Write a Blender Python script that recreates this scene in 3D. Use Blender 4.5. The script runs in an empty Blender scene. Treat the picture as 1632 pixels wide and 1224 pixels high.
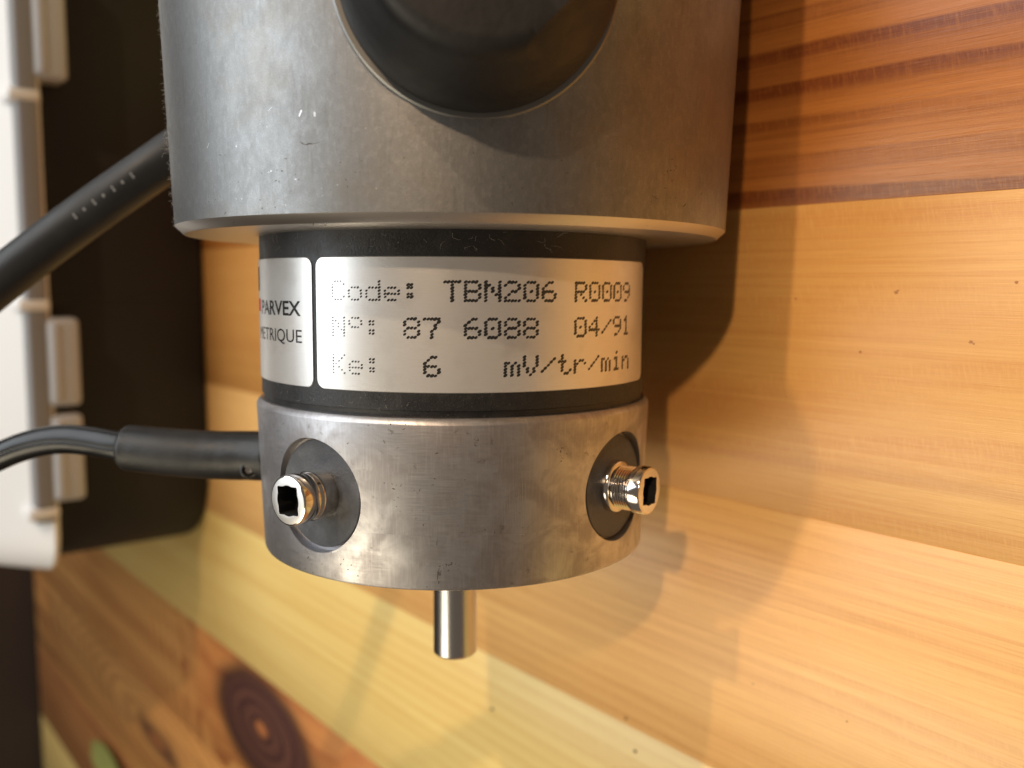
import bpy, bmesh, math, random
from mathutils import Vector, Matrix
random.seed(7)
S = 0.001                      # everything below is given in millimetres
scene = bpy.context.scene
C = scene.collection

# ------------------------------------------------------------------ camera
# world: Z up from the table top, Y along the motor axis (shaft towards -Y), X towards the viewer
RX, RY, RZ = (Vector((0.63516, 0.00646, -0.77235)),     # picture right
              Vector((0.08548, -0.99441, 0.06199)),     # picture down
              Vector((-0.76763, -0.10539, -0.63216)))   # view direction
CAM = Vector((141.937, 18.599, 154.138))
FPX = 1450.0
cam_d = bpy.data.cameras.new('camera')
cam = bpy.data.objects.new('camera', cam_d)
C.objects.link(cam)
cam_d.sensor_width = 36.0
cam_d.lens = 36.0 * FPX / 1632.0
cam_d.clip_start = 0.005
cam_d.clip_end = 10.0
m = Matrix((RX, -RY, -RZ)).transposed().to_4x4()
m.translation = CAM * S
cam.matrix_world = m
cam_d.dof.use_dof = True
cam_d.dof.focus_distance = 0.139
cam_d.dof.aperture_fstop = 15.0
scene.camera = cam

# ------------------------------------------------------------------ light
w = bpy.data.worlds.new("World")
scene.world = w
w.use_nodes = True
bg = w.node_tree.nodes['Background']
bg.inputs[0].default_value = (0.95, 0.76, 0.60, 1)
bg.inputs[1].default_value = 0.125
scene.view_settings.view_transform = 'Standard'
scene.view_settings.look = 'None'
scene.view_settings.exposure = 0.24
scene.view_settings.gamma = 1.0

def lamp(name, direction, dist, kind, energy, col, size):
    l = bpy.data.lights.new(name, kind)
    l.energy = energy
    l.color = col
    o = bpy.data.objects.new(name, l)
    C.objects.link(o)
    d = Vector(direction).normalized()
    o.location = (Vector((0, 10, 50)) + d * dist) * S
    o.rotation_euler = d.to_track_quat('Z', 'Y').to_euler()
    if kind == 'AREA':
        l.shape = 'RECTANGLE'
        l.size, l.size_y = size
    else:
        l.shadow_soft_size = size
    return o
a = lamp('ceiling_lamp', (0.25, 1.0, 1.0), 1600, 'POINT', 30, (1.0, 0.74, 0.48), 0.019)
a.location = (Vector((40, 0, 0)) + Vector((0.25, 1.0, 1.0)).normalized() * 1600) * S
b = lamp('ceiling_lamp', (0.655, 0.555, 1.0), 1200, 'SPOT', 20, (1.0, 0.70, 0.44), 0.016)
# this spotlight's pool of light lies round the middle of the motor
b.location = (Vector((15, 0, 0)) + Vector((0.655, 0.555, 1.0)).normalized() * 1200) * S
b.rotation_euler = (b.location - Vector((52, 2, 0)) * S).to_track_quat('Z', 'Y').to_euler()
b.data.spot_size = math.radians(9.5)
b.data.spot_blend = 1.0
lamp('window_light', (-0.55, 0.48, 1.0), 1000, 'AREA', 10.0, (0.88, 0.95, 1.0), (1.0, 1.12))
g = lamp('added_fill_spot', (-0.12, -0.62, 1.0), 900, 'SPOT', 16.5, (1.0, 0.87, 0.64), 0.30)  # unseen spot, added only to brighten the planks below the ring
g.location = (Vector((40, -60, 0)) + Vector((-0.12, -0.62, 1.0)).normalized() * 900) * S
g.rotation_euler = (g.location - Vector((-20, -100, 0)) * S).to_track_quat('Z', 'Y').to_euler()
g.data.spot_size = math.radians(50)
g.data.spot_blend = 1.0

# ------------------------------------------------------------------ helpers
def link(o, parent=None):
    C.objects.link(o)
    if parent: o.parent = parent
    return o

def thing(name, label, cat, loc=(0, 0, 0)):
    o = bpy.data.objects.new(name, None)
    o.empty_display_size = 0.01
    o.location = Vector(loc) * S
    o['label'] = label
    o['category'] = cat
    return link(o)

def obj(name, bm, mat, parent=None, smooth=True, angle=32, scale=True):
    if scale:
        bmesh.ops.scale(bm, vec=(S, S, S), verts=bm.verts)
    me = bpy.data.meshes.new(name)
    bm.to_mesh(me)
    bm.free()
    if smooth:
        me.polygons.foreach_set('use_smooth', [True] * len(me.polygons))
        me.set_sharp_from_angle(angle=math.radians(angle))
    me.materials.append(mat)
    o = bpy.data.objects.new(name, me)
    link(o, parent)
    if parent:
        o.matrix_parent_inverse = Matrix.Translation(-parent.location)
    return o

ZA = 51.5                                            # height of the motor axis
def cyl(phi, y, r):                                  # a point given by angle, distance along the axis, radius
    a = math.radians(phi)
    return Vector((r * math.cos(a), y, ZA + r * math.sin(a)))

def lathe(profile, n=192, close=True, phi0=0, phi1=360):
    """surface of revolution about the motor axis; profile = [(y, r)]; UV = (arc, y) in cm"""
    bm = bmesh.new()
    uv = bm.loops.layers.uv.new('UVMap')
    full = abs(phi1 - phi0) >= 360
    off = 216                                        # the seam stays under the motor
    rings = []
    for y, r in profile:
        if r < 1e-6:
            rings.append([bm.verts.new(cyl(0, y, 0))] * (n if full else n + 1))
        else:
            rings.append([bm.verts.new(cyl(off + phi0 + (phi1 - phi0) * k / n, y, r)) for k in range(n if full else n + 1)])
    for i in range(len(profile) - 1):
        a, b = rings[i], rings[i + 1]
        for k in range(n):
            k2 = (k + 1) % len(a)
            vs = [a[k], a[k2], b[k2], b[k]]
            us = [(k, 0), (k + 1, 0), (k + 1, 1), (k, 1)]
            q, u = [], []
            for v, t in zip(vs, us):
                if v not in q:
                    q.append(v); u.append(t)
            if len(q) < 3: continue
            f = bm.faces.new(q)
            for lp, (kk, e) in zip(f.loops, u):
                yy, rr = profile[i + e]
                lp[uv].uv = (kk / n * 6.2832 * max(profile[i][1], profile[i + 1][1]) / 10.0, yy / 10.0 + rr / 10.0)
    bmesh.ops.recalc_face_normals(bm, faces=bm.faces)
    return bm

def local_lathe(frame, profile, n=64):
    """revolve profile [(h, r)] about a local axis; frame = (origin, e1, e2, d)"""
    o, e1, e2, d = frame
    bm = bmesh.new()
    rings = []
    for h, r in profile:
        if r < 1e-6:
            rings.append([bm.verts.new(o + d * h)])
        else:
            rings.append([bm.verts.new(o + d * h + (e1 * math.cos(t) + e2 * math.sin(t)) * r)
                          for t in [2 * math.pi * k / n for k in range(n)]])
    for a, b in zip(rings, rings[1:]):
        for k in range(n):
            q = []
            for v in (a[k % len(a)], a[(k + 1) % len(a)], b[(k + 1) % len(b)], b[k % len(b)]):
                if v not in q: q.append(v)
            if len(q) > 2: bm.faces.new(q)
    bmesh.ops.recalc_face_normals(bm, faces=bm.faces)
    return bm

def catmull(pts, sub):
    P = [Vector(p) for p in pts]
    P = [2 * P[0] - P[1]] + P + [2 * P[-1] - P[-2]]
    out = []
    for i in range(1, len(P) - 2):
        for k in range(sub):
            t = k / sub
            a, b, c, d = P[i - 1:i + 3]
            out.append(0.5 * ((2 * b) + (c - a) * t + (2 * a - 5 * b + 4 * c - d) * t * t + (3 * b - a - 3 * c + d) * t ** 3))
    out.append(P[-2])
    return out

def tube(bm, path, rad, n=16, caps=True):
    """tube along a list of Vectors; rad = number or list"""
    N = len(path)
    rs = rad if isinstance(rad, (list, tuple)) else [rad] * N
    t = (path[1] - path[0]).normalized()
    e = t.orthogonal().normalized()
    prev = None
    rings = []
    for i in range(N):
        t = (path[min(i + 1, N - 1)] - path[max(i - 1, 0)]).normalized()
        e = (e - t * e.dot(t)).normalized()
        f = t.cross(e)
        ring = [bm.verts.new(path[i] + (e * math.cos(2 * math.pi * k / n) + f * math.sin(2 * math.pi * k / n)) * rs[i]) for k in range(n)]
        if prev:
            for k in range(n):
                bm.faces.new((prev[k], prev[(k + 1) % n], ring[(k + 1) % n], ring[k]))
        rings.append(ring)
        prev = ring
    if caps and n > 2:
        bm.faces.new(rings[0][::-1]); bm.faces.new(rings[-1])

def box(bm, x0, x1, y0, y1, z0, z1, bev=0.0, seg=2):
    r = bmesh.ops.create_cube(bm, size=1.0)
    for v in r['verts']:
        v.co = Vector(((x0 + x1) / 2 + v.co.x * (x1 - x0), (y0 + y1) / 2 + v.co.y * (y1 - y0), (z0 + z1) / 2 + v.co.z * (z1 - z0)))
    if bev:
        es = list({e for v in r['verts'] for e in v.link_edges})
        bmesh.ops.bevel(bm, geom=es, offset=bev, segments=seg, affect='EDGES', profile=0.5)

def unproject(px, py, depth):
    """the place that shows at a pixel of the photograph at a given depth: used to read positions off it"""
    return CAM + (RX * ((px - 816) / FPX) + RY * ((py - 612) / FPX) + RZ) * depth

# ------------------------------------------------------------------ materials
class Mat:
    def __init__(self, name):
        self.m = bpy.data.materials.new(name)
        self.m.use_nodes = True
        self.nt = self.m.node_tree
        self.b = self.nt.nodes['Principled BSDF']
    def n(self, t, **k):
        nd = self.nt.nodes.new(t)
        for a, v in k.items(): setattr(nd, a, v)
        return nd
    def put(self, sock, v):
        if hasattr(v, 'is_linked') or hasattr(v, 'links'):
            self.nt.links.new(v, sock)
        else:
            sock.default_value = v
    def math(self, op, a, b=0.0, c=0.0):
        nd = self.n('ShaderNodeMath', operation=op)
        for i, v in enumerate((a, b, c)): self.put(nd.inputs[i], v)
        return nd.outputs[0]
    def mix(self, f, a, b, mode='MIX'):
        nd = self.n('ShaderNodeMix', data_type='RGBA', blend_type=mode)
        self.put(nd.inputs[0], f)
        self.put(nd.inputs[6], a if not isinstance(a, tuple) else (*a[:3], 1))
        self.put(nd.inputs[7], b if not isinstance(b, tuple) else (*b[:3], 1))
        return nd.outputs[2]
    def ramp(self, f, stops):
        nd = self.n('ShaderNodeMapRange', interpolation_type='SMOOTHSTEP')
        self.put(nd.inputs[0], f)
        for i, v in enumerate(stops): nd.inputs[1 + i].default_value = v
        return nd.outputs[0]
    def curve(self, f, pts):
        nd = self.n('ShaderNodeValToRGB')
        cr = nd.color_ramp
        while len(cr.elements) < len(pts): cr.elements.new(0.5)
        for e, (p, v) in zip(cr.elements, pts):
            e.position = p; e.color = (v, v, v, 1)
        self.put(nd.inputs[0], f)
        return nd.outputs[0]
    def coords(self, kind, scale):
        tc = self.n('ShaderNodeTexCoord')
        mp = self.n('ShaderNodeMapping')
        mp.inputs['Scale'].default_value = scale
        self.nt.links.new(tc.outputs[kind], mp.inputs[0])
        return mp.outputs[0]
    def noise(self, vec, scale, detail=3, rough=0.55, dist=0.0):
        nd = self.n('ShaderNodeTexNoise')
        self.nt.links.new(vec, nd.inputs['Vector'])
        nd.inputs['Scale'].default_value = scale
        nd.inputs['Detail'].default_value = detail
        nd.inputs['Roughness'].default_value = rough
        nd.inputs['Distortion'].default_value = dist
        return nd.outputs[0]
    def comb(self, x, y, z):
        nd = self.n('ShaderNodeCombineXYZ')
        for i, v in enumerate((x, y, z)): self.put(nd.inputs[i], v)
        return nd.outputs[0]
    def bump(self, h, strength, dist):
        nd = self.n('ShaderNodeBump')
        nd.inputs['Strength'].default_value = strength
        nd.inputs['Distance'].default_value = dist
        self.nt.links.new(h, nd.inputs['Height'])
        self.nt.links.new(nd.outputs[0], self.b.inputs['Normal'])
    def set(self, **k):
        for a, v in k.items():
            s = self.b.inputs[a.replace('_', ' ')]
            self.put(s, (*v[:3], 1) if isinstance(v, tuple) else v)
        return self

def plain(name, col, rough=0.5, metal=0.0, **k):
    M = Mat(name)
    M.set(Base_Color=col, Roughness=rough, Metallic=metal, **k)
    return M.m

def cast_metal():
    """grey cast aluminium: cloudy oxide, brighter rubbed patches, brown grime, pores"""
    M = Mat('cast_aluminium')
    v = M.coords('UV', (1, 1, 1))
    vs = M.coords('UV', (1, 0.6, 1))
    big = M.noise(v, 0.5, 4, 0.6, 0.4)
    mid = M.noise(vs, 2.2, 6, 0.62, 0.5)
    fine = M.noise(vs, 13, 4, 0.65)
    grain = M.noise(v, 48, 2, 0.6)
    base = M.mix(M.ramp(mid, (0.34, 0.68, 0, 1)), (0.26, 0.263, 0.264), (0.315, 0.32, 0.322))
    base = M.mix(M.ramp(fine, (0.46, 0.70, 0, 0.42)), base, (0.42, 0.425, 0.43))
    base = M.mix(M.ramp(big, (0.48, 0.72, 0, 0.55)), base, (0.27, 0.24, 0.20))
    pores = M.ramp(M.noise(v, 8, 4, 0.7), (0.68, 0.78, 0, 0.6))
    base = M.mix(pores, base, (0.13, 0.11, 0.085))
    specks = M.ramp(M.noise(vs, 26, 3, 0.6), (0.63, 0.72, 0, 0.55))
    base = M.mix(specks, base, (0.14, 0.135, 0.12))
    drag = M.ramp(M.noise(M.coords('UV', (5.5, 0.45, 1)), 2.4, 4, 0.65, 0.6), (0.54, 0.72, 0, 0.38))
    base = M.mix(drag, base, (0.19, 0.18, 0.165))
    base = M.mix(M.ramp(grain, (0.35, 0.65, 0.0, 0.26)), base, (0.17, 0.165, 0.155))
    rough = M.math('ADD', M.ramp(mid, (0.3, 0.7, 0.47, 0.42)), M.ramp(grain, (0.3, 0.7, -0.03, 0.04)))
    M.set(Base_Color=base, Roughness=rough, Metallic=1.0)
    h = M.math('ADD', M.math('MULTIPLY', mid, 0.35), M.math('ADD', M.math('MULTIPLY', fine, 0.4), M.math('MULTIPLY', grain, 0.22)))
    M.bump(h, 0.30, 0.00015)
    return M.m

def turned_metal():
    """machined aluminium: faint turning marks, blotchy stains"""
    M = Mat('machined_aluminium')
    v = M.coords('UV', (1, 1, 1))
    turn = M.noise(M.coords('UV', (0.7, 26, 1)), 3.0, 3, 0.6)
    vert = M.noise(M.coords('UV', (16, 0.8, 1)), 2.0, 3, 0.6)
    mid = M.noise(v, 1.7, 5, 0.6, 0.5)
    spots = M.ramp(M.noise(v, 5.5, 3, 0.65, 0.3), (0.62, 0.74, 0, 0.7))
    base = M.mix(M.ramp(mid, (0.35, 0.68, 0, 1)), (0.36, 0.34, 0.345), (0.56, 0.555, 0.57))
    base = M.mix(M.ramp(vert, (0.45, 0.75, 0, 0.25)), base, (0.72, 0.72, 0.72))
    base = M.mix(spots, base, (0.22, 0.205, 0.19))
    rough = M.math('ADD', M.ramp(mid, (0.3, 0.7, 0.47, 0.36)), M.ramp(turn, (0.3, 0.7, -0.03, 0.05)))
    M.set(Base_Color=base, Roughness=rough, Metallic=0.97)
    M.bump(M.math('ADD', M.math('MULTIPLY', turn, 0.5), M.math('MULTIPLY', vert, 0.3)), 0.16, 0.0001)
    return M.m

def label_metal():
    M = Mat('silver_label_foil')
    v = M.coords('UV', (1, 1, 1))
    brush = M.noise(M.coords('UV', (0.9, 40, 1)), 3.0, 3, 0.6)
    fine = M.noise(v, 30, 2, 0.6)
    mid = M.noise(v, 1.6, 3, 0.5)
    base = M.mix(M.ramp(brush, (0.3, 0.7, 0, 0.35)), (0.82, 0.81, 0.79), (0.93, 0.925, 0.91))
    base = M.mix(M.ramp(mid, (0.5, 0.75, 0, 0.25)), base, (0.5, 0.46, 0.42))
    M.set(Base_Color=base, Metallic=0.72,
          Roughness=M.math('ADD', 0.28, M.math('MULTIPLY', fine, 0.10)))
    M.bump(M.math('ADD', brush, fine), 0.06, 0.0001)
    return M.m

def black_paint():
    M = Mat('black_textured_paint')
    v = M.coords('UV', (1, 0.7, 1))
    f = M.noise(v, 22, 3, 0.6)
    d = M.noise(v, 3, 4, 0.6)
    dust = M.ramp(M.noise(v, 55, 2, 0.5), (0.63, 0.72, 0, 0.5))
    base = M.mix(M.ramp(d, (0.4, 0.75, 0, 0.5)), (0.012, 0.012, 0.013), (0.03, 0.029, 0.029))
    base = M.mix(dust, base, (0.16, 0.15, 0.14))
    M.set(Base_Color=base, Roughness=M.ramp(d, (0.3, 0.7, 0.36, 0.5)))
    M.bump(f, 0.5, 0.00012)
    return M.m

def black_rubber(name, base=(0.018, 0.017, 0.017), rough=0.55, scale=900, b=0.4):
    M = Mat(name)
    v = M.coords('Object', (1, 1, 1))
    f = M.noise(v, scale, 3, 0.6)
    d = M.noise(v, scale * 0.14, 3, 0.6)
    M.set(Base_Color=M.mix(M.ramp(d, (0.4, 0.8, 0, 0.6)), base, tuple(c * 2.2 for c in base)),
          Roughness=M.ramp(d, (0.3, 0.7, rough - 0.06, rough + 0.1)))
    M.bump(f, b, 0.0002)
    return M.m

def wood(name, light, dark, period, late=0.8, warp=14.0, knots=(), streaks=(), seed=0.0, skew=0.0, fibre=0.16, tint=None, wob=0.005):
    """varnished pine; x runs along the grain, all lengths in millimetres"""
    M = Mat(name)
    sep = M.n('ShaderNodeSeparateXYZ')
    M.nt.links.new(M.coords('Object', (1000, 1000, 1000)), sep.inputs[0])
    x, y = sep.outputs[0], sep.outputs[1]
    n1 = M.noise(M.comb(M.math('MULTIPLY', x, wob), M.math('MULTIPLY', y, 0.012), seed), 1.0, 2, 0.5)
    n1b = M.noise(M.comb(M.math('MULTIPLY', x, 0.03), M.math('MULTIPLY', y, 0.06), seed + 3), 1.0, 2, 0.5)
    g = M.math('ADD', y, M.math('MULTIPLY', M.math('SUBTRACT', n1, 0.5), warp))
    g = M.math('ADD', g, M.math('MULTIPLY', M.math('SUBTRACT', n1b, 0.5), warp * 0.16))
    g = M.math('ADD', g, M.math('MULTIPLY', x, skew))
    masks = []
    for (kx, ky, sx, sy, reach) in knots:
        dx = M.math('SUBTRACT', x, kx)
        dy = M.math('SUBTRACT', y, ky)
        w1 = M.math('MULTIPLY', M.math('SUBTRACT', n1b, 0.5), 9.0)
        rho = M.math('SQRT', M.math('ADD', M.math('POWER', M.math('MULTIPLY', dx, sy / sx), 2.0), M.math('POWER', dy, 2.0)))
        long = M.math('SQRT', M.math('ADD', M.math('POWER', M.math('MULTIPLY', dx, 0.2), 2.0), M.math('POWER', dy, 2.0)))
        f = M.ramp(rho, (sy, reach, 1, 0))
        g2 = M.math('ADD', long, w1)
        nd = M.n('ShaderNodeMix')
        M.put(nd.inputs[0], f); M.put(nd.inputs[2], g); M.put(nd.inputs[3], g2)
        g = nd.outputs[0]
        masks.append((M.math('ADD', rho, M.math('MULTIPLY', w1, 0.45)), sy))
    fr = M.math('FRACT', M.math('DIVIDE', M.math('ADD', g, 1000.0), period))
    band = M.curve(fr, [(0.0, 0.05), (0.35, 0.12), (0.68, 0.75), (0.90, 1.0), (1.0, 0.05)])
    n3 = M.noise(M.comb(M.math('MULTIPLY', x, 0.004), M.math('MULTIPLY', y, 0.09), seed + 7), 1.0, 3, 0.55)
    fib = M.noise(M.comb(M.math('MULTIPLY', x, 0.05), M.math('MULTIPLY', y, 2.4), seed), 1.0, 3, 0.65)
    ray = M.noise(M.comb(M.math('MULTIPLY', x, 1.6), M.math('MULTIPLY', y, 0.5), seed), 1.0, 2, 0.6)
    amt = M.math('MULTIPLY', band, M.ramp(n3, (0.32, 0.62, late * 0.28, late)))
    col = M.mix(amt, light, dark)
    col = M.mix(M.ramp(n3, (0.4, 0.75, 0, 0.35)), col, tint or dark)
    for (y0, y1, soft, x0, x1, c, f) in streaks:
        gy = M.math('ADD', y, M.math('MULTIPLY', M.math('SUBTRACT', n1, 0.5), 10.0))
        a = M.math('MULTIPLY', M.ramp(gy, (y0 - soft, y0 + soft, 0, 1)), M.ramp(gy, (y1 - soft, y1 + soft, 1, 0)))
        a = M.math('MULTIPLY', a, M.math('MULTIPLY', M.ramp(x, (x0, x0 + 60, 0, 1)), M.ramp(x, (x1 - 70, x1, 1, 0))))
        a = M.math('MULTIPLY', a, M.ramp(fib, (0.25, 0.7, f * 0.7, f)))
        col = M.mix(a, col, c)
    streak = M.noise(M.comb(M.math('MULTIPLY', x, 0.006), M.math('MULTIPLY', y, 0.75), seed + 17), 1.0, 4, 0.7)
    col = M.mix(M.ramp(streak, (0.50, 0.68, 0.0, 0.42)), col, dark)
    col = M.mix(M.ramp(streak, (0.46, 0.30, 0.0, 0.30)), col, tuple(min(c * 1.12, 0.92) for c in light))
    hair = M.noise(M.comb(M.math('MULTIPLY', x, 0.09), M.math('MULTIPLY', y, 6.5), seed + 23), 1.0, 2, 0.6)
    col = M.mix(M.ramp(hair, (0.52, 0.72, 0.0, 0.26)), col, dark)
    col = M.mix(M.ramp(hair, (0.46, 0.28, 0.0, 0.22)), col, tuple(min(c * 1.15, 0.92) for c in light))
    col = M.mix(M.ramp(fib, (0.3, 0.75, 0.0, fibre)), col, dark)
    col = M.mix(M.ramp(ray, (0.45, 0.75, 0.0, 0.12)), col, light)
    rr = M.noise(M.comb(M.math('ADD', M.math('MULTIPLY', x, 2.6), M.math('MULTIPLY', y, 0.5)), M.math('MULTIPLY', y, 0.28), seed + 11), 1.0, 3, 0.7)
    pore = M.noise(M.comb(M.math('MULTIPLY', x, 0.22), M.math('MULTIPLY', y, 5.5), seed + 5), 1.0, 2, 0.7)
    col = M.mix(M.math('MULTIPLY', M.ramp(rr, (0.45, 0.72, 0.0, 1.0)), M.math('ADD', 0.05, M.math('MULTIPLY', band, 0.34))), col, light)
    col = M.mix(M.ramp(pore, (0.56, 0.80, 0.0, 0.30)), col, dark)
    for rho, sy in masks:
        ringn = M.curve(M.math('FRACT', M.math('DIVIDE', rho, 6.0)), [(0.0, 0.0), (0.5, 0.35), (0.85, 1.0), (1.0, 0.0)])
        kc = M.mix(M.math('MULTIPLY', ringn, 0.9), (0.125, 0.050, 0.034), (0.034, 0.014, 0.015))
        kc = M.mix(M.ramp(rho, (sy * 0.66, sy * 0.92, 0, 0.9)), kc, (0.016, 0.008, 0.011))
        kc = M.mix(M.ramp(rho, (1.2, 4.2, 1, 0)), kc, (0.42, 0.15, 0.05))
        col = M.mix(M.ramp(rho, (sy - 6.0, sy + 5.0, 1, 0)), col, kc)
    M.set(Base_Color=col, Roughness=M.math('ADD', 0.27, M.math('MULTIPLY', fib, 0.16)))
    M.b.inputs['Specular IOR Level'].default_value = 0.75
    M.bump(M.math('ADD', M.math('ADD', fib, hair), M.math('MULTIPLY', ray, 0.6)), 0.28, 0.00012)
    return M.m

ALU, RING, FOIL, PAINT = cast_metal(), turned_metal(), label_metal(), black_paint()
INK = plain('black_ink', (0.014, 0.014, 0.014), 0.27)
INK.node_tree.nodes['Principled BSDF'].inputs['Specular IOR Level'].default_value = 0.9
RED = plain('red_ink', (0.45, 0.015, 0.02), 0.6)
EDGE = plain('bright_cut_edge', (0.80, 0.77, 0.73), 0.28, 1.0)
STEEL = plain('polished_steel', (0.60, 0.59, 0.58), 0.25, 1.0)
CHROME = plain('nickel_plating', (0.74, 0.70, 0.66), 0.10, 1.0)
FACE = plain('nickel_end_face', (0.86, 0.85, 0.83), 0.36, 0.85)
HOLE = plain('dark_socket', (0.006, 0.006, 0.006), 0.8)
BAKE = black_rubber('black_insulating_disc', (0.060, 0.062, 0.068), 0.42, 2600, 0.35)
CONN = black_rubber('black_connector_plastic', (0.006, 0.006, 0.0066), 0.52, 900, 0.25)
SLEEVE = black_rubber('black_heat_shrink', (0.014, 0.0135, 0.013), 0.44, 420, 0.55)
CABLE = black_rubber('dark_grey_cable_jacket', (0.017, 0.017, 0.018), 0.5, 500, 0.15)
WIRE = black_rubber('black_wire_jacket', (0.009, 0.009, 0.010), 0.3, 300, 0.05)
GRIME = plain('dark_grime', (0.075, 0.062, 0.05), 0.8)
GLINT = plain('bare_scratch', (0.72, 0.72, 0.71), 0.36, 1.0)
LINT = plain('grey_lint', (0.42, 0.40, 0.37), 0.9)

# ------------------------------------------------------------------ table
table = thing('wooden_table', 'varnished pine table top of glued planks with a dark oval knot', 'table', (0, 0, -28))
LY, LT, LR = (0.78, 0.55, 0.225), (0.70, 0.40, 0.155), (0.50, 0.215, 0.062)
MATS = {
    1: wood('pine_striped_red', (0.56, 0.205, 0.040), (0.21, 0.050, 0.009), 6.7, 1.35, 5, seed=2.3, fibre=0.14, skew=0.02),
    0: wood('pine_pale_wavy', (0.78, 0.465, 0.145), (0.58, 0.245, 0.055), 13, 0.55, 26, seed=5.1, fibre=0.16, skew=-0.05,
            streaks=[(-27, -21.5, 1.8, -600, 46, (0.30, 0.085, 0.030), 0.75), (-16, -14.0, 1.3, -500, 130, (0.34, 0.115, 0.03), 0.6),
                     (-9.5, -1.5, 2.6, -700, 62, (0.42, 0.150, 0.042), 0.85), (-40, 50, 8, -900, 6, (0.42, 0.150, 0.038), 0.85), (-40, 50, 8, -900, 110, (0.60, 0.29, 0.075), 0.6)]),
    -1: wood('pine_tan_streaky', (0.86, 0.52, 0.19), (0.60, 0.27, 0.08), 3.3, 0.42, 9, seed=9.4, fibre=0.25, skew=0.03),
    -2: wood('pine_pale_lined', (0.88, 0.665, 0.25), (0.68, 0.40, 0.10), 4.3, 0.55, 3, seed=1.7, fibre=0.12, skew=0.0),
    -3: wood('pine_knotty', (0.84, 0.42, 0.125), (0.30, 0.080, 0.026), 9.5, 1.25, 24, knots=[(-213, -170, 50, 25, 150)], seed=4.2, streaks=[(-196, -140, 6, -330, 400, (0.46, 0.145, 0.042), 0.7)], tint=(0.56, 0.22, 0.062), fibre=0.2),
    -4: wood('pine_brown_knotty', (0.80, 0.39, 0.115), (0.24, 0.075, 0.026), 24, 0.95, 44, knots=[(-352, -232, 30, 7, 60)], seed=6.6, fibre=0.2),
    -5: wood('pine_brown', (0.50, 0.22, 0.07), (0.22, 0.07, 0.025), 26, 0.9, 40, seed=8.8, fibre=0.2),
}
spare = [MATS[-1], MATS[1], MATS[-2], MATS[-5]]
for k in range(-9, 5):
    y0 = 34.6 + 60.0 * (k - 1)
    bm = bmesh.new()
    box(bm, -640, 330, y0 + 0.01, y0 + 59.99, -28, 0, 0.06, 1)
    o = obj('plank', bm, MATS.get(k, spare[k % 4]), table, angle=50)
    if k == -3: o['label'] = 'reddish plank with a large dark knot'
    if k == 1: o['label'] = 'orange plank with reddish stripes'
    if k == -2: o['label'] = 'pale yellow plank with fine straight lines'

bm = bmesh.new()
box(bm, -700, -648, -1400, 1100, -700, 900)
wall = obj('wall', bm, plain('dark_brown_wall', (0.05, 0.034, 0.026), 0.8), smooth=False)
wall['kind'] = 'structure'

# ------------------------------------------------------------------ motor
motor = thing('electric_motor', 'grey cast metal motor with black collar, silver labels and bare shaft on the table', 'motor')

bodyo = obj('housing', lathe([(27.35, 0), (27.35, 34), (27.35, 48.45), (27.42, 48.6), (28.62, 49.9), (28.72, 49.98), (40, 50.42), (54, 50.95),
                             (68, 51.45), (120, 51.5), (190, 51.5), (190, 0)], 256), ALU, motor, angle=24)
bodyo.data.materials.append(plain('turned_rim', (0.66, 0.63, 0.60), 0.36, 1.0))
for p in bodyo.data.polygons:
    yy = p.center[1] / S
    if 27.34 < yy < 28.7: p.material_index = 1
# connector: boss ring, black plug, upper tier cut flat on one side
d = (cyl(32.6, 0, 1) - cyl(0, 0, 0)).normalized()
e1 = Vector((0, 1, 0)); e2 = d.cross(e1)
fr = (cyl(0, 60.2, 0), e1, e2, d)
obj('connector_boss', local_lathe(fr, [(44, 19.35), (50.3, 19.35), (50.5, 19.1), (50.5, 17), (46, 17)], 128), ALU, motor)
bm = local_lathe(fr, [(46, 18.45), (55, 18.4), (57.5, 18.1), (60, 17.4), (62.5, 16.5), (64.8, 15.9), (66.6, 15.5), (67.7, 14.9), (68.3, 14.0), (68.5, 12.9), (68.5, 0)], 128)
side = (-e1 * 0.72 + (RX - d * RX.dot(d)).normalized() * 0.70).normalized()
nrm = (side * 11.5 + d * 6.2).normalized()
c0 = fr[0] + side * 18.2 + d * 58.5
bmesh.ops.bisect_plane(bm, geom=bm.verts[:] + bm.edges[:] + bm.faces[:], plane_co=c0, plane_no=nrm, clear_outer=True)
bmesh.ops.edgeloop_fill(bm, edges=[e for e in bm.edges if e.is_boundary and (e.verts[0].co - fr[0]).dot(d) > 50])
obj('connector', bm, CONN, motor, angle=40)

# tachometer: painted collar, ring with two bores, shaft
obj('tachometer_collar', lathe([(27.9, 30), (27.9, 35.95), (-0.4, 35.95), (-0.5, 35.6), (-1.6, 35.5), (-1.6, 30)], 256), PAINT, motor)
BORE_Y, BORES = -15.2, (74.9, -15.0)
def bore_frame(phi):
    d = (cyl(phi, 0, 1) - cyl(0, 0, 0)).normalized()
    e1 = Vector((0, 1, 0))
    return (cyl(0, BORE_Y, 0), e1, d.cross(e1), d)
bm = lathe([(-1.55, 0), (-1.55, 36.2), (-1.75, 36.45), (-2.35, 36.92), (-2.6, 36.97), (-10, 36.70), (-20, 36.35), (-28.5, 36.05), (-28.85, 35.9), (-29.0, 35.6), (-29.0, 0)], 256)
ring = obj('end_ring', bm, RING, motor, smooth=False)
cutters = []
for phi in BORES:
    cb = local_lathe(bore_frame(phi), [(34.2, 0), (34.2, 9.5), (42, 9.5), (42, 0)], 96)
    c = obj('cutter', cb, RING, smooth=False)
    cutters.append(c)
    md = ring.modifiers.new('bore', 'BOOLEAN')
    md.object = c; md.operation = 'DIFFERENCE'; md.solver = 'EXACT'
dg = bpy.context.evaluated_depsgraph_get()
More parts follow.
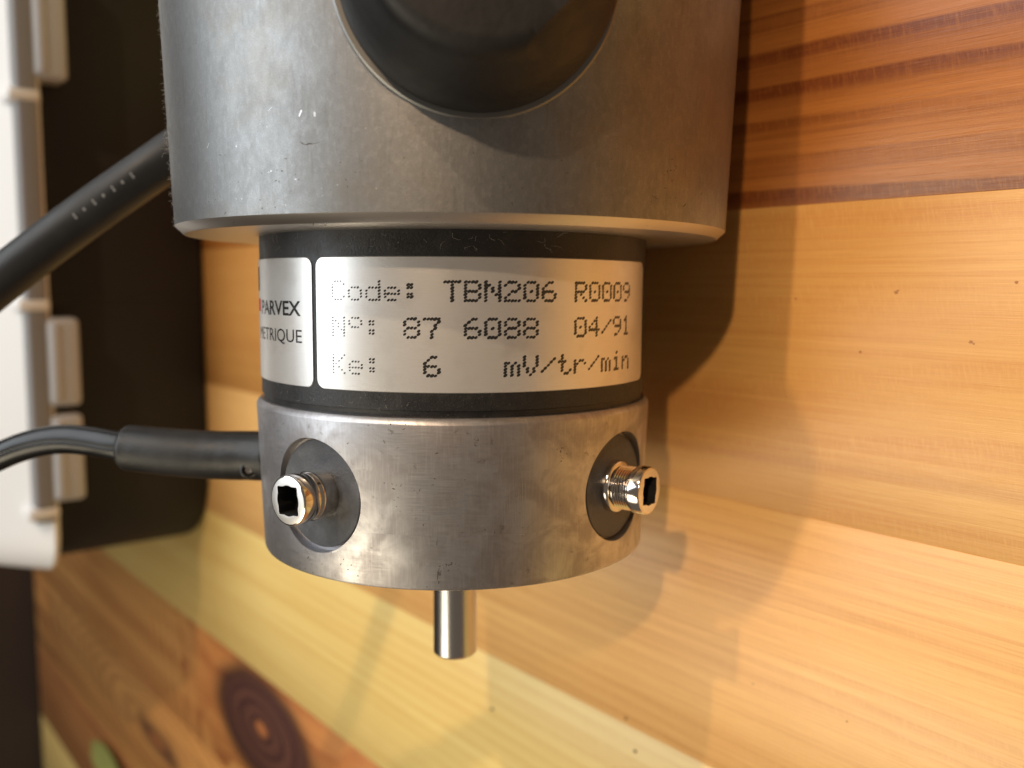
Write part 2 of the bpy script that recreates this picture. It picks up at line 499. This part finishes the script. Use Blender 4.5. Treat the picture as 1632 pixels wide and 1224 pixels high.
cut = bpy.data.meshes.new_from_object(ring.evaluated_get(dg))
ring.modifiers.clear()
ring.data = cut
cut.polygons.foreach_set('use_smooth', [True] * len(cut.polygons))
cut.set_sharp_from_angle(angle=math.radians(28))
for c in cutters:
    bpy.data.objects.remove(c, do_unlink=True)
while len(cut.materials) > 1: cut.materials.pop()

def square_head(fr, h0, h1, R, side, depth, n=96):
    """end face with a square hole whose sides bulge where a round pilot drill went through"""
    o, e1, e2, d = fr
    bm = bmesh.new()
    def inner(t):
        c, s = abs(math.cos(t)), abs(math.sin(t))
        sq = side / 2 / max(c, s)
        return max(sq, side / 2 * 1.09) if sq < side * 0.62 else sq
    rows = []
    prof = [lambda t: (h0, R), lambda t: (h1 - 0.35, R), lambda t: (h1 - 0.1, R - 0.12), lambda t: (h1, R - 0.35), lambda t: (h1, inner(t) + 0.04), lambda t: (h1 - 0.1, inner(t)), lambda t: (h1 - depth, inner(t))]
    for p in prof:
        row = []
        for k in range(n):
            t = 2 * math.pi * (k + 0.5) / n
            h, r = p(t)
            row.append(bm.verts.new(o + d * h + (e1 * math.cos(t) + e2 * math.sin(t)) * r))
        rows.append(row)
    for a, b in zip(rows, rows[1:]):
        for k in range(n):
            bm.faces.new((a[k], a[(k + 1) % n], b[(k + 1) % n], b[k]))
    bm.faces.new(rows[-1])
    bmesh.ops.recalc_face_normals(bm, faces=bm.faces)
    return bm

for idx, phi in enumerate(BORES):
    o, e1, e2, d = bore_frame(phi)
    right = (RX - d * RX.dot(d)).normalized()
    off = right * (0.42 if idx == 0 else -0.08) + e1 * (0.22 if idx == 0 else -0.08)   # the left disc sits off centre in its bore
    f2 = (o + off, e1, e2, d)
    disc = obj('brush_cap', local_lathe(f2, [(34.4, 8.92), (35.18, 8.92), (35.26, 8.8), (35.26, 0)], 96), BAKE, motor)
    disc['label'] = 'black round insulating cap set in the ring' if idx == 0 else 'black round insulating cap near the right edge'
    tw = 0.06 if idx == 0 else -0.10
    g1 = e1 * math.cos(tw) + e2 * math.sin(tw); g2 = e2 * math.cos(tw) - e1 * math.sin(tw)
    fs = (o + off, g1, g2, d)
    prof = [(35.3, 0), (35.3, 4.45), (36.25, 4.45), (36.45, 4.3), (36.55, 4.0), (36.7, 3.6)]
    if idx == 0:
        prof = [(35.3, 0), (35.3, 4.1), (37.9, 4.1), (38.2, 4.02), (38.5, 3.8), (38.8, 3.7), (39.6, 3.7)]
    else:
        h = 36.7
        while h < 39.5:
            prof += [(h + 0.12, 3.6), (h + 0.28, 3.78), (h + 0.44, 3.6)]
            h += 0.46
    prof += [(39.75, 3.7), (39.95, 3.9), (40.1, 4.05)]
    sc = obj('terminal_screw', local_lathe(fs, prof, 72), CHROME, disc, angle=40)
    hd = square_head(fs, 40.05, 42.2, 4.08, 4.45, 3.4)
    ho = obj('screw_head', hd, CHROME, sc, angle=30)
    ho.parent = disc
    ho.data.materials.append(FACE); ho.data.materials.append(HOLE)
    for p in ho.data.polygons:
        c = Vector(p.center) / S - (o + off)
        hh = c.dot(d); rr = (c - d * hh).length
        if abs(p.normal.dot(d)) > 0.97 and hh > 42.1: p.material_index = 1
        elif rr < 3.3 and hh < 42.19: p.material_index = 2

SH = 4.28
obj('shaft', lathe([(-28, 0), (-28, SH), (-53.3, SH), (-53.75, SH - 0.42), (-53.75, 0)], 96), STEEL, motor)

# silver labels: thin curved plates with rounded corners
def plate(p_hi, p_lo, y0, y1, r, th, rad, n=90):
    """outline in (arc mm, y) with rounded corners, wrapped on the cylinder; returns bmesh"""
    w_ = math.radians(p_hi - p_lo) * r
    bm = bmesh.new()
    uv = bm.loops.layers.uv.new('UVMap')
    rowsT, rowsB, S_ = [], [], []
    xs = []
    k = 10
    for i in range(k + 1): xs.append(rad * (1 - math.cos(math.pi / 2 * i / k)))
    mids = [rad + (w_ - 2 * rad) * i / n for i in range(1, n)]
    xs = xs + mids + [w_ - x for x in reversed(xs)]
    for x in xs:
        e = min(x, w_ - x)
        dy = rad - math.sqrt(max(rad * rad - max(rad - e, 0) ** 2, 0)) if e < rad else 0
        phi = p_hi - math.degrees(x / r)
        rowsT.append([bm.verts.new(cyl(phi, y0 + dy, r)), bm.verts.new(cyl(phi, y0 + dy + 0.12, r + th)), bm.verts.new(cyl(phi, y1 - dy - 0.12, r + th)), bm.verts.new(cyl(phi, y1 - dy, r))])
        S_.append((x, y0 + dy, y1 - dy))
    for i in range(len(xs) - 1):
        for j in range(3):
            f = bm.faces.new((rowsT[i][j], rowsT[i][j + 1], rowsT[i + 1][j + 1], rowsT[i + 1][j]))
            for lp in f.loops:
                co = lp.vert.co
                lp[uv].uv = (math.atan2(co.z - ZA, co.x) * r / 10, co.y / 10)
    bm.faces.new(list(rowsT[0])); bm.faces.new(list(reversed(rowsT[-1])))
    bmesh.ops.recalc_face_normals(bm, faces=bm.faces)
    return bm
RL, TH = 35.96, 0.16
lab = obj('label_plate', plate(73.35, -31.5, 2.35, 23.25, RL, TH, 1.5), FOIL, motor, angle=25)
lab['label'] = 'silver label with dotted code lettering'
lab2 = obj('label_plate', plate(128, 74.9, 2.35, 23.25, RL, TH, 1.5), FOIL, motor, angle=25)
lab2['label'] = 'silver label with printed black capitals, half round the side'

FONT = {
 'C': "01110 10001 10000 10000 10000 10001 01110", 'o': "00000 00000 01110 10001 10001 10001 01110",
 'd': "00001 00001 01111 10001 10001 10001 01111", 'e': "00000 00000 01110 10001 11111 10000 01110",
 ':': "00000 01100 01100 00000 01100 01100 00000", 'T': "11111 00100 00100 00100 00100 00100 00100",
 'B': "11110 10001 10001 11110 10001 10001 11110", 'N': "10001 11001 10101 10101 10011 10001 10001",
 '2': "01110 10001 00001 00110 01000 10000 11111", '0': "01110 10001 10001 10101 10001 10001 01110",
 '6': "00110 01000 10000 11110 10001 10001 01110", 'R': "11110 10001 10001 11110 10100 10010 10001",
 '9': "01110 10001 10001 01111 00001 00010 01100", '8': "01110 10001 10001 01110 10001 10001 01110",
 '7': "11111 00001 00010 00010 00100 00100 00100", 'º': "01110 10001 10001 01110 00000 00000 00000",
 '4': "00010 00110 01010 10010 11111 00010 00010", '/': "00000 00001 00010 00100 01000 10000 00000",
 '1': "00100 01100 00100 00100 00100 00100 01110", 'K': "10001 10010 10100 11000 10100 10010 10001",
 'm': "00000 00000 11010 10101 10101 10101 10101", 'V': "10001 10001 10001 10001 01010 01010 00100",
 't': "01000 01000 11100 01000 01000 01001 00110", 'r': "00000 00000 10110 11001 10000 10000 10000",
 'i': "00100 00000 01100 00100 00100 00100 01110", 'n': "00000 00000 10110 11001 10001 10001 10001",
}
CH0, PITCH = 66.15, 4.93
def dot_line(text, ymid):
    bm = bmesh.new()
    r = RL + TH + 0.02
    for i, ch in enumerate(text):
        if ch == ' ': continue
        for row, bits in enumerate(FONT[ch].split()):
            for col, bit in enumerate(bits):
                if bit != '1': continue
                a = (col - 2) * 0.54 + random.uniform(-.03, .03)
                yy = ymid + (3 - row) * 0.47 + random.uniform(-.02, .02)
                phi = CH0 - i * PITCH - math.degrees(a / r)
                sz = random.uniform(0.86, 1.1)
                vs = []
                for k in range(8):
                    t = 2 * math.pi * k / 8
                    glare_fade = min(1.0, max(0.5, 0.5 + (66.0 - phi) * 0.022)) * sz  # glare put into the print: dots shrink towards the bright left end
                    da, dy = 0.33 * glare_fade * math.cos(t), 0.255 * glare_fade * math.sin(t)
                    dy += da * 0.35
                    vs.append(bm.verts.new(cyl(phi - math.degrees(da / r), yy + dy, r)))
                f = bm.faces.new(vs[::-1])
    bmesh.ops.recalc_face_normals(bm, faces=bm.faces)
    for f in bm.faces:
        c = f.calc_center_median()
        if f.normal.dot(c - Vector((0, c.y, ZA))) < 0: f.normal_flip()
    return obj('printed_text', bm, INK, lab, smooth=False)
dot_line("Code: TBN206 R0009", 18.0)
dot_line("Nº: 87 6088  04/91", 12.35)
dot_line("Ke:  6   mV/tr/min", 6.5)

def font_text(text, p_left, p_right, ybase, cap, parent, bold=0.0):
    cu = bpy.data.curves.new('printed_text', 'FONT')
    cu.body = text
    cu.size = 1.0
    cu.offset = bold
    cu.resolution_u = 3
    t = bpy.data.objects.new('tmp_text', cu)
    C.objects.link(t)
    bpy.context.view_layer.update()
    me = bpy.data.meshes.new_from_object(t.evaluated_get(bpy.context.evaluated_depsgraph_get()))
    bpy.data.objects.remove(t, do_unlink=True)
    bm = bmesh.new()
    bm.from_mesh(me)
    bpy.data.meshes.remove(me)
    xs = [v.co.x for v in bm.verts]; ys = [v.co.y for v in bm.verts]
    x0, x1, capu = min(xs), max(xs), 0.70
    for v in bm.verts:
        phi = p_left + (p_right - p_left) * (v.co.x - x0) / (x1 - x0)
        v.co = cyl(phi, ybase + v.co.y / capu * cap, RL + TH + 0.03)
    for f in bm.faces:
        f.normal_update()
        c = f.calc_center_median()
        if f.normal.dot(c - Vector((0, c.y, ZA))) < 0: f.normal_flip()
    return obj('printed_text', bm, INK, parent, smooth=False)
font_text('PARVEX', 104.5, 79.3, 13.85, 2.35, lab2, 0.018)
font_text('METRIQUE', 108.5, 79.0, 9.45, 2.15, lab2, 0.0)
def patch(p1, p0, y0, y1, mat, name, parent):
    bm = bmesh.new()
    a = [bm.verts.new(cyl(p1 + (p0 - p1) * k / 6, y0, RL + TH + 0.03)) for k in range(7)]
    b = [bm.verts.new(cyl(p1 + (p0 - p1) * k / 6, y1, RL + TH + 0.03)) for k in range(7)]
    for k in range(6):
        bm.faces.new((a[k], a[k + 1], b[k + 1], b[k]))
    return obj(name, bm, mat, parent, smooth=False)
patch(116, 107.0, 14.2, 16.4, RED, 'printed_mark', lab2)
patch(116, 108.6, 17.8, 22.0, INK, 'printed_mark', lab2)

# grime, scratches: thin raised marks where the photograph shows them, given as photo pixels
def hit(px, py, r_of_y):
    """where the line of sight through a pixel meets the motor"""
    dv = (RX * ((px - 816) / FPX) + RY * ((py - 612) / FPX) + RZ)
    r = r_of_y(30)
    for _ in range(4):
        ox, oz = CAM.x, CAM.z - ZA
        A = dv.x ** 2 + dv.z ** 2; B = 2 * (ox * dv.x + oz * dv.z); Cc = ox * ox + oz * oz - r * r
        D = B * B - 4 * A * Cc
        if D < 0: return None
        p = CAM + dv * ((-B - math.sqrt(D)) / (2 * A))
        r = r_of_y(p.y)
    return math.degrees(math.atan2(p.z - ZA, p.x)), p.y
r_body = lambda y: 49.98 + (min(y, 68) - 28.75) * 0.0372 if y > 28.75 else 49.98 - (28.75 - max(y, 27.4)) * 1.1
r_ring = lambda y: 36.97 + (y + 2.6) * 0.0355
r_coll = lambda y: 35.95
def marks(name, lines, r_of_y, mat, lift=0.015):
    bm = bmesh.new()
    for pts, wpx in lines:
        pp = [hit(x, y, r_of_y) for x, y in pts]
        pp = [p for p in pp if p]
        if len(pp) < 2: continue
        path = [cyl(a, y, r_of_y(y) + lift) for a, y in pp]
        path = catmull(path, 3)
        hw = wpx * 0.088 / 2
        prev = None
        for i, p in enumerate(path):
            t = (path[min(i + 1, len(path) - 1)] - path[max(i - 1, 0)]).normalized()
            nrm_ = Vector((p.x, 0, p.z - ZA)).normalized()
            s = t.cross(nrm_).normalized() * hw * (0.35 + 0.65 * math.sin(math.pi * (i + 0.5) / len(path))) * random.uniform(0.6, 1.2)
            cur = (bm.verts.new(p + s), bm.verts.new(p - s))
            if prev: bm.faces.new((prev[0], prev[1], cur[1], cur[0]))
            prev = cur
    for f in bm.faces:
        f.normal_update()
        c = f.calc_center_median()
        if f.normal.dot(c - Vector((0, c.y, ZA))) < 0: f.normal_flip()
    o = obj(name, bm, mat, motor, smooth=False)
    o['kind'] = 'stuff'
    return o
def blot(cx, cy, w_, h_, n=7):
    out = []
    for k in range(n):
        x, y = cx + random.gauss(0, w_), cy + random.gauss(0, h_)
        a = random.uniform(0, math.pi)
        L = random.choice((0.8, 1.1, 1.6, 2.4))
        out.append(([(x - L * math.cos(a), y - L * math.sin(a)), (x, y + random.uniform(-.6, .6)), (x + L * math.cos(a), y + L * math.sin(a))], random.uniform(0.8, 2.2)))
    return out
dark = [([(478, 225), (485, 229), (496, 228), (510, 226)], 4), ([(1078, 152), (1086, 130), (1095, 112), (1102, 95)], 1.8), ([(1102, 92), (1115, 98), (1130, 94)], 2.2),
        ([(1129, 75), (1130, 88), (1132, 100)], 2.6), ([(345, 246), (352, 247), (362, 250)], 2), ([(1122, 160), (1123, 168)], 1.6), ([(1135, 165), (1137, 170)], 1.6), ([(1088, 330), (1093, 325)], 2.4)]
dark += blot(1070, 272, 5, 10, 10) + blot(1050, 312, 12, 6, 8) + blot(1060, 100, 18, 8, 7) + blot(440, 235, 90, 60, 26) + blot(880, 260, 120, 50, 16) + blot(757, 242, 3, 3, 4) + blot(1020, 200, 60, 80, 16) + blot(455, 300, 80, 30, 18)
marks('grime_marks', dark, r_body, GRIME)
dk2 = blot(373, 356, 5, 2.0, 9) + blot(1035, 360, 8, 2, 4) + blot(700, 346, 200, 2, 8)
marks('grime_marks', dk2, lambda y: r_body(y), GRIME, 0.05)
light = [([(410, 0), (425, 40), (446, 88)], 1.6), ([(436, 0), (452, 28), (468, 60)], 1.1), ([(414, 198), (428, 176), (441, 162)], 1.8), ([(541, 90), (548, 95), (555, 101)], 2.4), ([(494, 118), (496, 125)], 4),
         ([(476, 185), (480, 175)], 6), ([(502, 186), (501, 178)], 5), ([(330, 236), (333, 228)], 4), ([(398, 268), (430, 275)], 0.8)]
for k in range(26):
    x, y = random.uniform(285, 620), random.uniform(5, 330)
    a = random.gauss(1.1, 0.8); L = random.uniform(1, 3)
    light.append(([(x, y), (x + L * math.cos(a), y + L * math.sin(a))], random.uniform(0.8, 1.8)))
marks('scratches', light, r_body, GLINT, 0.02)
rd = blot(713, 903, 9, 5, 14) + blot(700, 912, 2, 9, 6) + blot(757, 704, 3, 2, 5) + blot(893, 722, 6, 8, 8) + blot(640, 775, 25, 6, 8) + blot(490, 905, 18, 8, 8) + blot(555, 905, 8, 10, 6) + blot(440, 680, 12, 20, 5) + blot(700, 800, 90, 60, 14) + blot(590, 680, 60, 10, 6)
rd += [([(700, 905), (698, 915), (697, 925)], 1.5)]
marks('grime_marks', rd, r_ring, GRIME)
rl = [([(715, 790), (722, 802), (728, 815)], 1.1), ([(826, 852), (836, 852)], 2.2), ([(848, 760), (856, 754)], 1.5), ([(530, 880), (541, 876)], 4), ([(882, 707), (882, 711)], 1.8), ([(780, 690), (783, 740)], 0.8)]
rl += [([(800 + k * 4.2 + random.uniform(-2, 2), 770 + random.uniform(-20, 20)), (801 + k * 4.2, 840 + random.uniform(-30, 20))], 0.7) for k in range(10)]
marks('scratches', rl, r_ring, GLINT, 0.02)

# lint and hairs
def lint_mesh(seeds, r_of_y, rad=0.022):
    bm = bmesh.new()
    for (phi, y, L, out) in seeds:
        p = cyl(phi, y, r_of_y(y) + 0.02)
        nrm_ = (p - Vector((0, p.y, ZA))).normalized()
        tang = Vector((0, 1, 0)) * random.uniform(-1, 1) + nrm_.cross(Vector((0, 1, 0))) * random.uniform(-1, 1)
        path = [p]
        dirv = (tang + nrm_ * out).normalized()
        for k in range(6):
            dirv = (dirv + Vector((random.gauss(0, .45), random.gauss(0, .45), random.gauss(0, .45)))).normalized()
            q = path[-1] + dirv * L / 6
            c = Vector((q.x, 0, q.z - ZA)); rr = c.length
            if rr < r_of_y(q.y) + 0.03: q += c.normalized() * (r_of_y(q.y) + 0.03 - rr)
            path.append(q)
        tube(bm, path, rad, 3, False)
    return bm
sd = [(random.uniform(5, 105), random.uniform(24.0, 26.9), random.uniform(0.5, 2.4), 0.3) for _ in range(46)]
sd += [(random.uniform(40, 110), random.uniform(-0.3, 1.9), random.uniform(0.3, 1.0), 0.2) for _ in range(24)]
o = obj('lint', lint_mesh(sd, r_coll, 0.013), LINT, motor, smooth=False); o['kind'] = 'stuff'
sd = [(random.uniform(101, 116), random.uniform(29, 66), random.uniform(0.3, 0.9), 0.9) for _ in range(160)]
sd += [(random.uniform(100, 112), random.gauss(42, 1.5), random.uniform(0.8, 2.4), 1.0) for _ in range(22)]
o = obj('lint', lint_mesh(sd, r_body, 0.02), LINT, motor, smooth=False); o['kind'] = 'stuff'

# ------------------------------------------------------------------ cables
sig = thing('signal_cable', 'thin black cable with a thicker shrink sleeve entering the side of the tachometer ring', 'cable', tuple(unproject(300, 722, 176)))
pts = [unproject(436, 727, 172), unproject(400, 726, 173.5), unproject(340, 725, 175), unproject(280, 721, 176), unproject(220, 715, 177.5), unproject(196, 713, 178)]
path = catmull(pts, 6)
N = len(path)
rs = [4.75 - 0.25 * i / N + 0.015 * math.sin(i * 1.7) for i in range(N)]
rs[-1] = 3.2; rs[-2] = 4.0; rs[-3] = 4.35
bm = bmesh.new(); tube(bm, path, rs, 40)
obj('shrink_sleeve', bm, SLEEVE, sig)
pts = [unproject(230, 716, 177.5), unproject(196, 712, 178), unproject(150, 704, 180), unproject(100, 700, 182), unproject(50, 708, 184), unproject(0, 727, 186), unproject(-60, 760, 190), unproject(-200, 840, 200), unproject(-420, 930, 210)]
path = catmull(pts, 8)
up = Vector((0, 1, 0))
for sgn, name in ((1, 'wire'), (-1, 'wire')):
    bm = bmesh.new()
    tube(bm, [p + up * (0.42 * sgn) for p in path], 2.5, 20)
    obj(name, bm, WIRE, sig)
# small bright screw at the sleeve's end
p = unproject(397, 749, 169.2)
tow = (CAM - p).normalized(); a1 = tow.orthogonal().normalized(); a2 = tow.cross(a1)
obj('clamp_screw', local_lathe((p, a1, a2, tow), [(-1.2, 0.9), (0, 0.9), (0.35, 0.7), (0.5, 0.3), (0.5, 0)], 24), CHROME, sig)
bm = local_lathe((p, a1, a2, tow), [(-1.2, 1.7), (0.0, 1.65), (0.2, 1.4), (0.0, 1.1), (-0.6, 1.0)], 24)
obj('screw_boss', bm, SLEEVE, sig)

pwr = thing('power_cable', 'thick dark grey round cable with small white print running out from behind the motor', 'cable', tuple(unproject(150, 340, 196)))
pts = [unproject(520, 60, 196), unproject(400, 158, 194), unproject(270, 250, 193), unproject(135, 345, 192), unproject(0, 448, 192), unproject(-130, 560, 194), unproject(-400, 800, 205)]
path = catmull(pts, 10)
bm = bmesh.new(); tube(bm, path, 4.75, 40)
jk = obj('jacket', bm, CABLE, pwr)
# the print: short pale strokes along the side that faces the viewer
bm = bmesh.new()
def stroke(i_f, across, da, db, wd):
    """a bar on the jacket: position along the path, offset across, extent"""
    def at(t, ac):
        k = max(0, min(len(path) - 2, int(t)))
        c = path[k].lerp(path[k + 1], t - k)
        tg = (path[k + 1] - path[k]).normalized()
        vw = (CAM - c); vw = (vw - tg * vw.dot(tg)).normalized()
        sd_ = tg.cross(vw)
        an = ac / 4.78
        return c + (vw * math.cos(an) + sd_ * math.sin(an)) * 4.79
    a, b = at(i_f + da, across + db), at(i_f - da, across - db)
    c, d_ = at(i_f - da + wd, across - db), at(i_f + da + wd, across + db)
    f = bm.faces.new([bm.verts.new(v) for v in (a, b, c, d_)])
seg_mm = (path[25] - path[24]).length
for t0, glyphs in ((23.6, "INIHIII"), (42.0, "oIII'")):
    for gi, g in enumerate(glyphs):
        base = t0 + gi * 2.35 / seg_mm
        if gi % 2 == 0 or t0 > 40:
            stroke(base, 1.2, 0.0, 0.65, 0.42 / seg_mm)
            if g in 'NHo': stroke(base + 0.95 / seg_mm, 1.2, 0.0, 0.65, 0.42 / seg_mm)
            if g in 'N': stroke(base + 0.5 / seg_mm, 1.2, -0.3 / seg_mm, 0.5, 0.35 / seg_mm)
        else:
            stroke(base, 1.2, 0.0, 0.35, 0.5 / seg_mm)
for f in bm.faces:
    f.normal_update()
    if f.normal.dot(CAM - f.calc_center_median()) < 0: f.normal_flip()
o = obj('printed_marks', bm, plain('white_print', (0.27, 0.27, 0.27), 0.6), jk, smooth=False); o['kind'] = 'stuff'

# ------------------------------------------------------------------ box behind
def rounded_slab(x0, x1, y0, y1, z0, z1, R, bev):
    prof = []
    for cx, cy, a0 in ((x1 - R, y1 - R, 0), (x0 + R, y1 - R, 90), (x0 + R, y0 + R, 180), (x1 - R, y0 + R, 270)):
        for k in range(9):
            t = math.radians(a0 + 90 * k / 8)
            prof.append((cx, cy, math.cos(t), math.sin(t)))
    bm = bmesh.new()
    rows = []
    for zz, ins in ((z0, bev), (z0 + bev * .3, bev * .3), (z0 + bev, 0), (z1 - bev, 0), (z1 - bev * .3, bev * .3), (z1, bev)):
        rows.append([bm.verts.new((cx + c * (R - ins), cy + s_ * (R - ins), zz)) for cx, cy, c, s_ in prof])
    n = len(prof)
    for a, b in zip(rows, rows[1:]):
        for k in range(n): bm.faces.new((a[k], a[(k + 1) % n], b[(k + 1) % n], b[k]))
    bm.faces.new(rows[0][::-1]); bm.faces.new(rows[-1])
    bmesh.ops.recalc_face_normals(bm, faces=bm.faces)
    return bm
bx = thing('storage_box', 'black box with a white rimmed lid and grey clips standing behind the motor', 'box', (-380, 100, 0))
bm = rounded_slab(-480, -262, -102, 300, 0.0, 70, 36, 3)
obj('container', bm, plain('black_box_plastic', (0.010, 0.0095, 0.0095), 0.6), bx, angle=40)
bm = bmesh.new(); box(bm, -270, -261.6, 12.2, 13.4, 1, 66, 0.3, 1)
obj('panel_rib', bm, plain('black_rib_plastic', (0.014, 0.013, 0.013), 0.5), bx)
WHITE = plain('white_lid_plastic', (0.86, 0.87, 0.88), 0.3)
GREY = plain('grey_clip_plastic', (0.50, 0.525, 0.57), 0.4)
bm = rounded_slab(-494, -248.6, -99, 316, 66.4, 122, 17, 2.6)
for v in bm.verts:                                   # the rim leans back from the clips upwards
    if v.co.z > 75 and v.co.x > -300: v.co.x -= (v.co.z - 75) * 1.5
lid = obj('lid', bm, WHITE, bx, angle=40)
bm = bmesh.new(); box(bm, -300, -248.3, -76, 304, 67.6, 75.2, 1.2, 3)
obj('lid_channel', bm, plain('grey_lid_channel', (0.26, 0.26, 0.27), 0.4), bx, angle=40)
for (ya, yb) in ((97, 150), (-29.5, 5.5), (-68, -33)):
    bm = bmesh.new(); box(bm, -262, -247.5, ya, yb, 56.5, 69, 2.2, 3)
    box(bm, -262, -246.6, ya + 1.5, yb - 1.5, 63.5, 68.0, 1.6, 3)
    obj('clip', bm, GREY, bx, angle=40)
for yc in (90, 10.5, -72):
    bm = bmesh.new(); box(bm, -262, -247.8, yc - 2.6, yc + 2.6, 66.5, 78.5, 1.8, 3)
    obj('lid_rib', bm, WHITE, bx, angle=40)

# ------------------------------------------------------------------ small things on the table
def tdesk(px, py, z=0.0):
    dv = (RX * ((px - 816) / FPX) + RY * ((py - 612) / FPX) + RZ)
    return CAM + dv * ((z - CAM.z) / dv.z)
bm = bmesh.new()
for (px, py, s) in ((785, 1130, 0.95), (998, 1145, 0.7), (1013, 1197, 0.85), (1200, 1090, 0.3), (1350, 1150, 0.3)):
    p = tdesk(px, py)
    r = bmesh.ops.create_icosphere(bm, subdivisions=1, radius=s * 0.6)
    for v in r['verts']:
        v.co = Vector((v.co.x * random.uniform(0.8, 1.3), v.co.y * random.uniform(0.7, 1.1), v.co.z * 0.25)) + p + Vector((0, 0, s * 0.16))
o = obj('crumbs', bm, plain('brown_crumb', (0.10, 0.05, 0.02), 0.8))
o['kind'] = 'stuff'; o['label'] = 'scattered tiny brown specks on the pine table top'; o['category'] = 'crumbs'

# pin knots in the pale plank: little flush discs of darker wood
bm = bmesh.new()
for (px, py, s) in ((1268, 476, 0.22), (1428, 466, 0.34), (1371, 561, 0.26), (1547, 545, 0.3), (1552, 548, 0.2), (1620, 450, 0.3), (1431, 463, 0.2)):
    p = tdesk(px, py, 0.03)
    vs = [bm.verts.new(p + Vector((s * random.uniform(0.8, 1.5) * math.cos(t), s * random.uniform(0.7, 1.0) * math.sin(t), 0))) for t in [2 * math.pi * k / 9 for k in range(9)]]
    bm.faces.new(vs)
o = obj('pin_knots', bm, plain('brown_pin_knot', (0.42, 0.19, 0.065), 0.5), table, smooth=False); o['kind'] = 'stuff'

bm = bmesh.new()
base = tdesk(150, 1192); tip = tdesk(215, 1262)
ax = (tip - base); sd_ = ax.cross(Vector((0, 0, 1))).normalized()
rows = []
for k in range(11):
    t = k / 10
    wv = 15 * math.sin(math.pi * (0.06 + 0.88 * t)) ** 0.8
    c = base + ax * t
    rows.append([bm.verts.new(c - sd_ * wv + Vector((0, 0, 2.5 + 3 * t))), bm.verts.new(c + Vector((0, 0, 1.0 + 2 * t))), bm.verts.new(c + sd_ * wv + Vector((0, 0, 2.5 + 3 * t)))])
for a, b in zip(rows, rows[1:]):
    for j in (0, 1): bm.faces.new((a[j], a[j + 1], b[j + 1], b[j]))
r = bmesh.ops.extrude_face_region(bm, geom=bm.faces[:])
for v in [g for g in r['geom'] if isinstance(g, bmesh.types.BMVert)]: v.co.z -= 0.6
bmesh.ops.recalc_face_normals(bm, faces=bm.faces)
lf = obj('leaf', bm, plain('pale_green_leaf', (0.30, 0.31, 0.085), 0.6), smooth=True, angle=60)
lf['label'] = 'small pale green leaf lying on the brown planks behind'
lf['category'] = 'leaf'
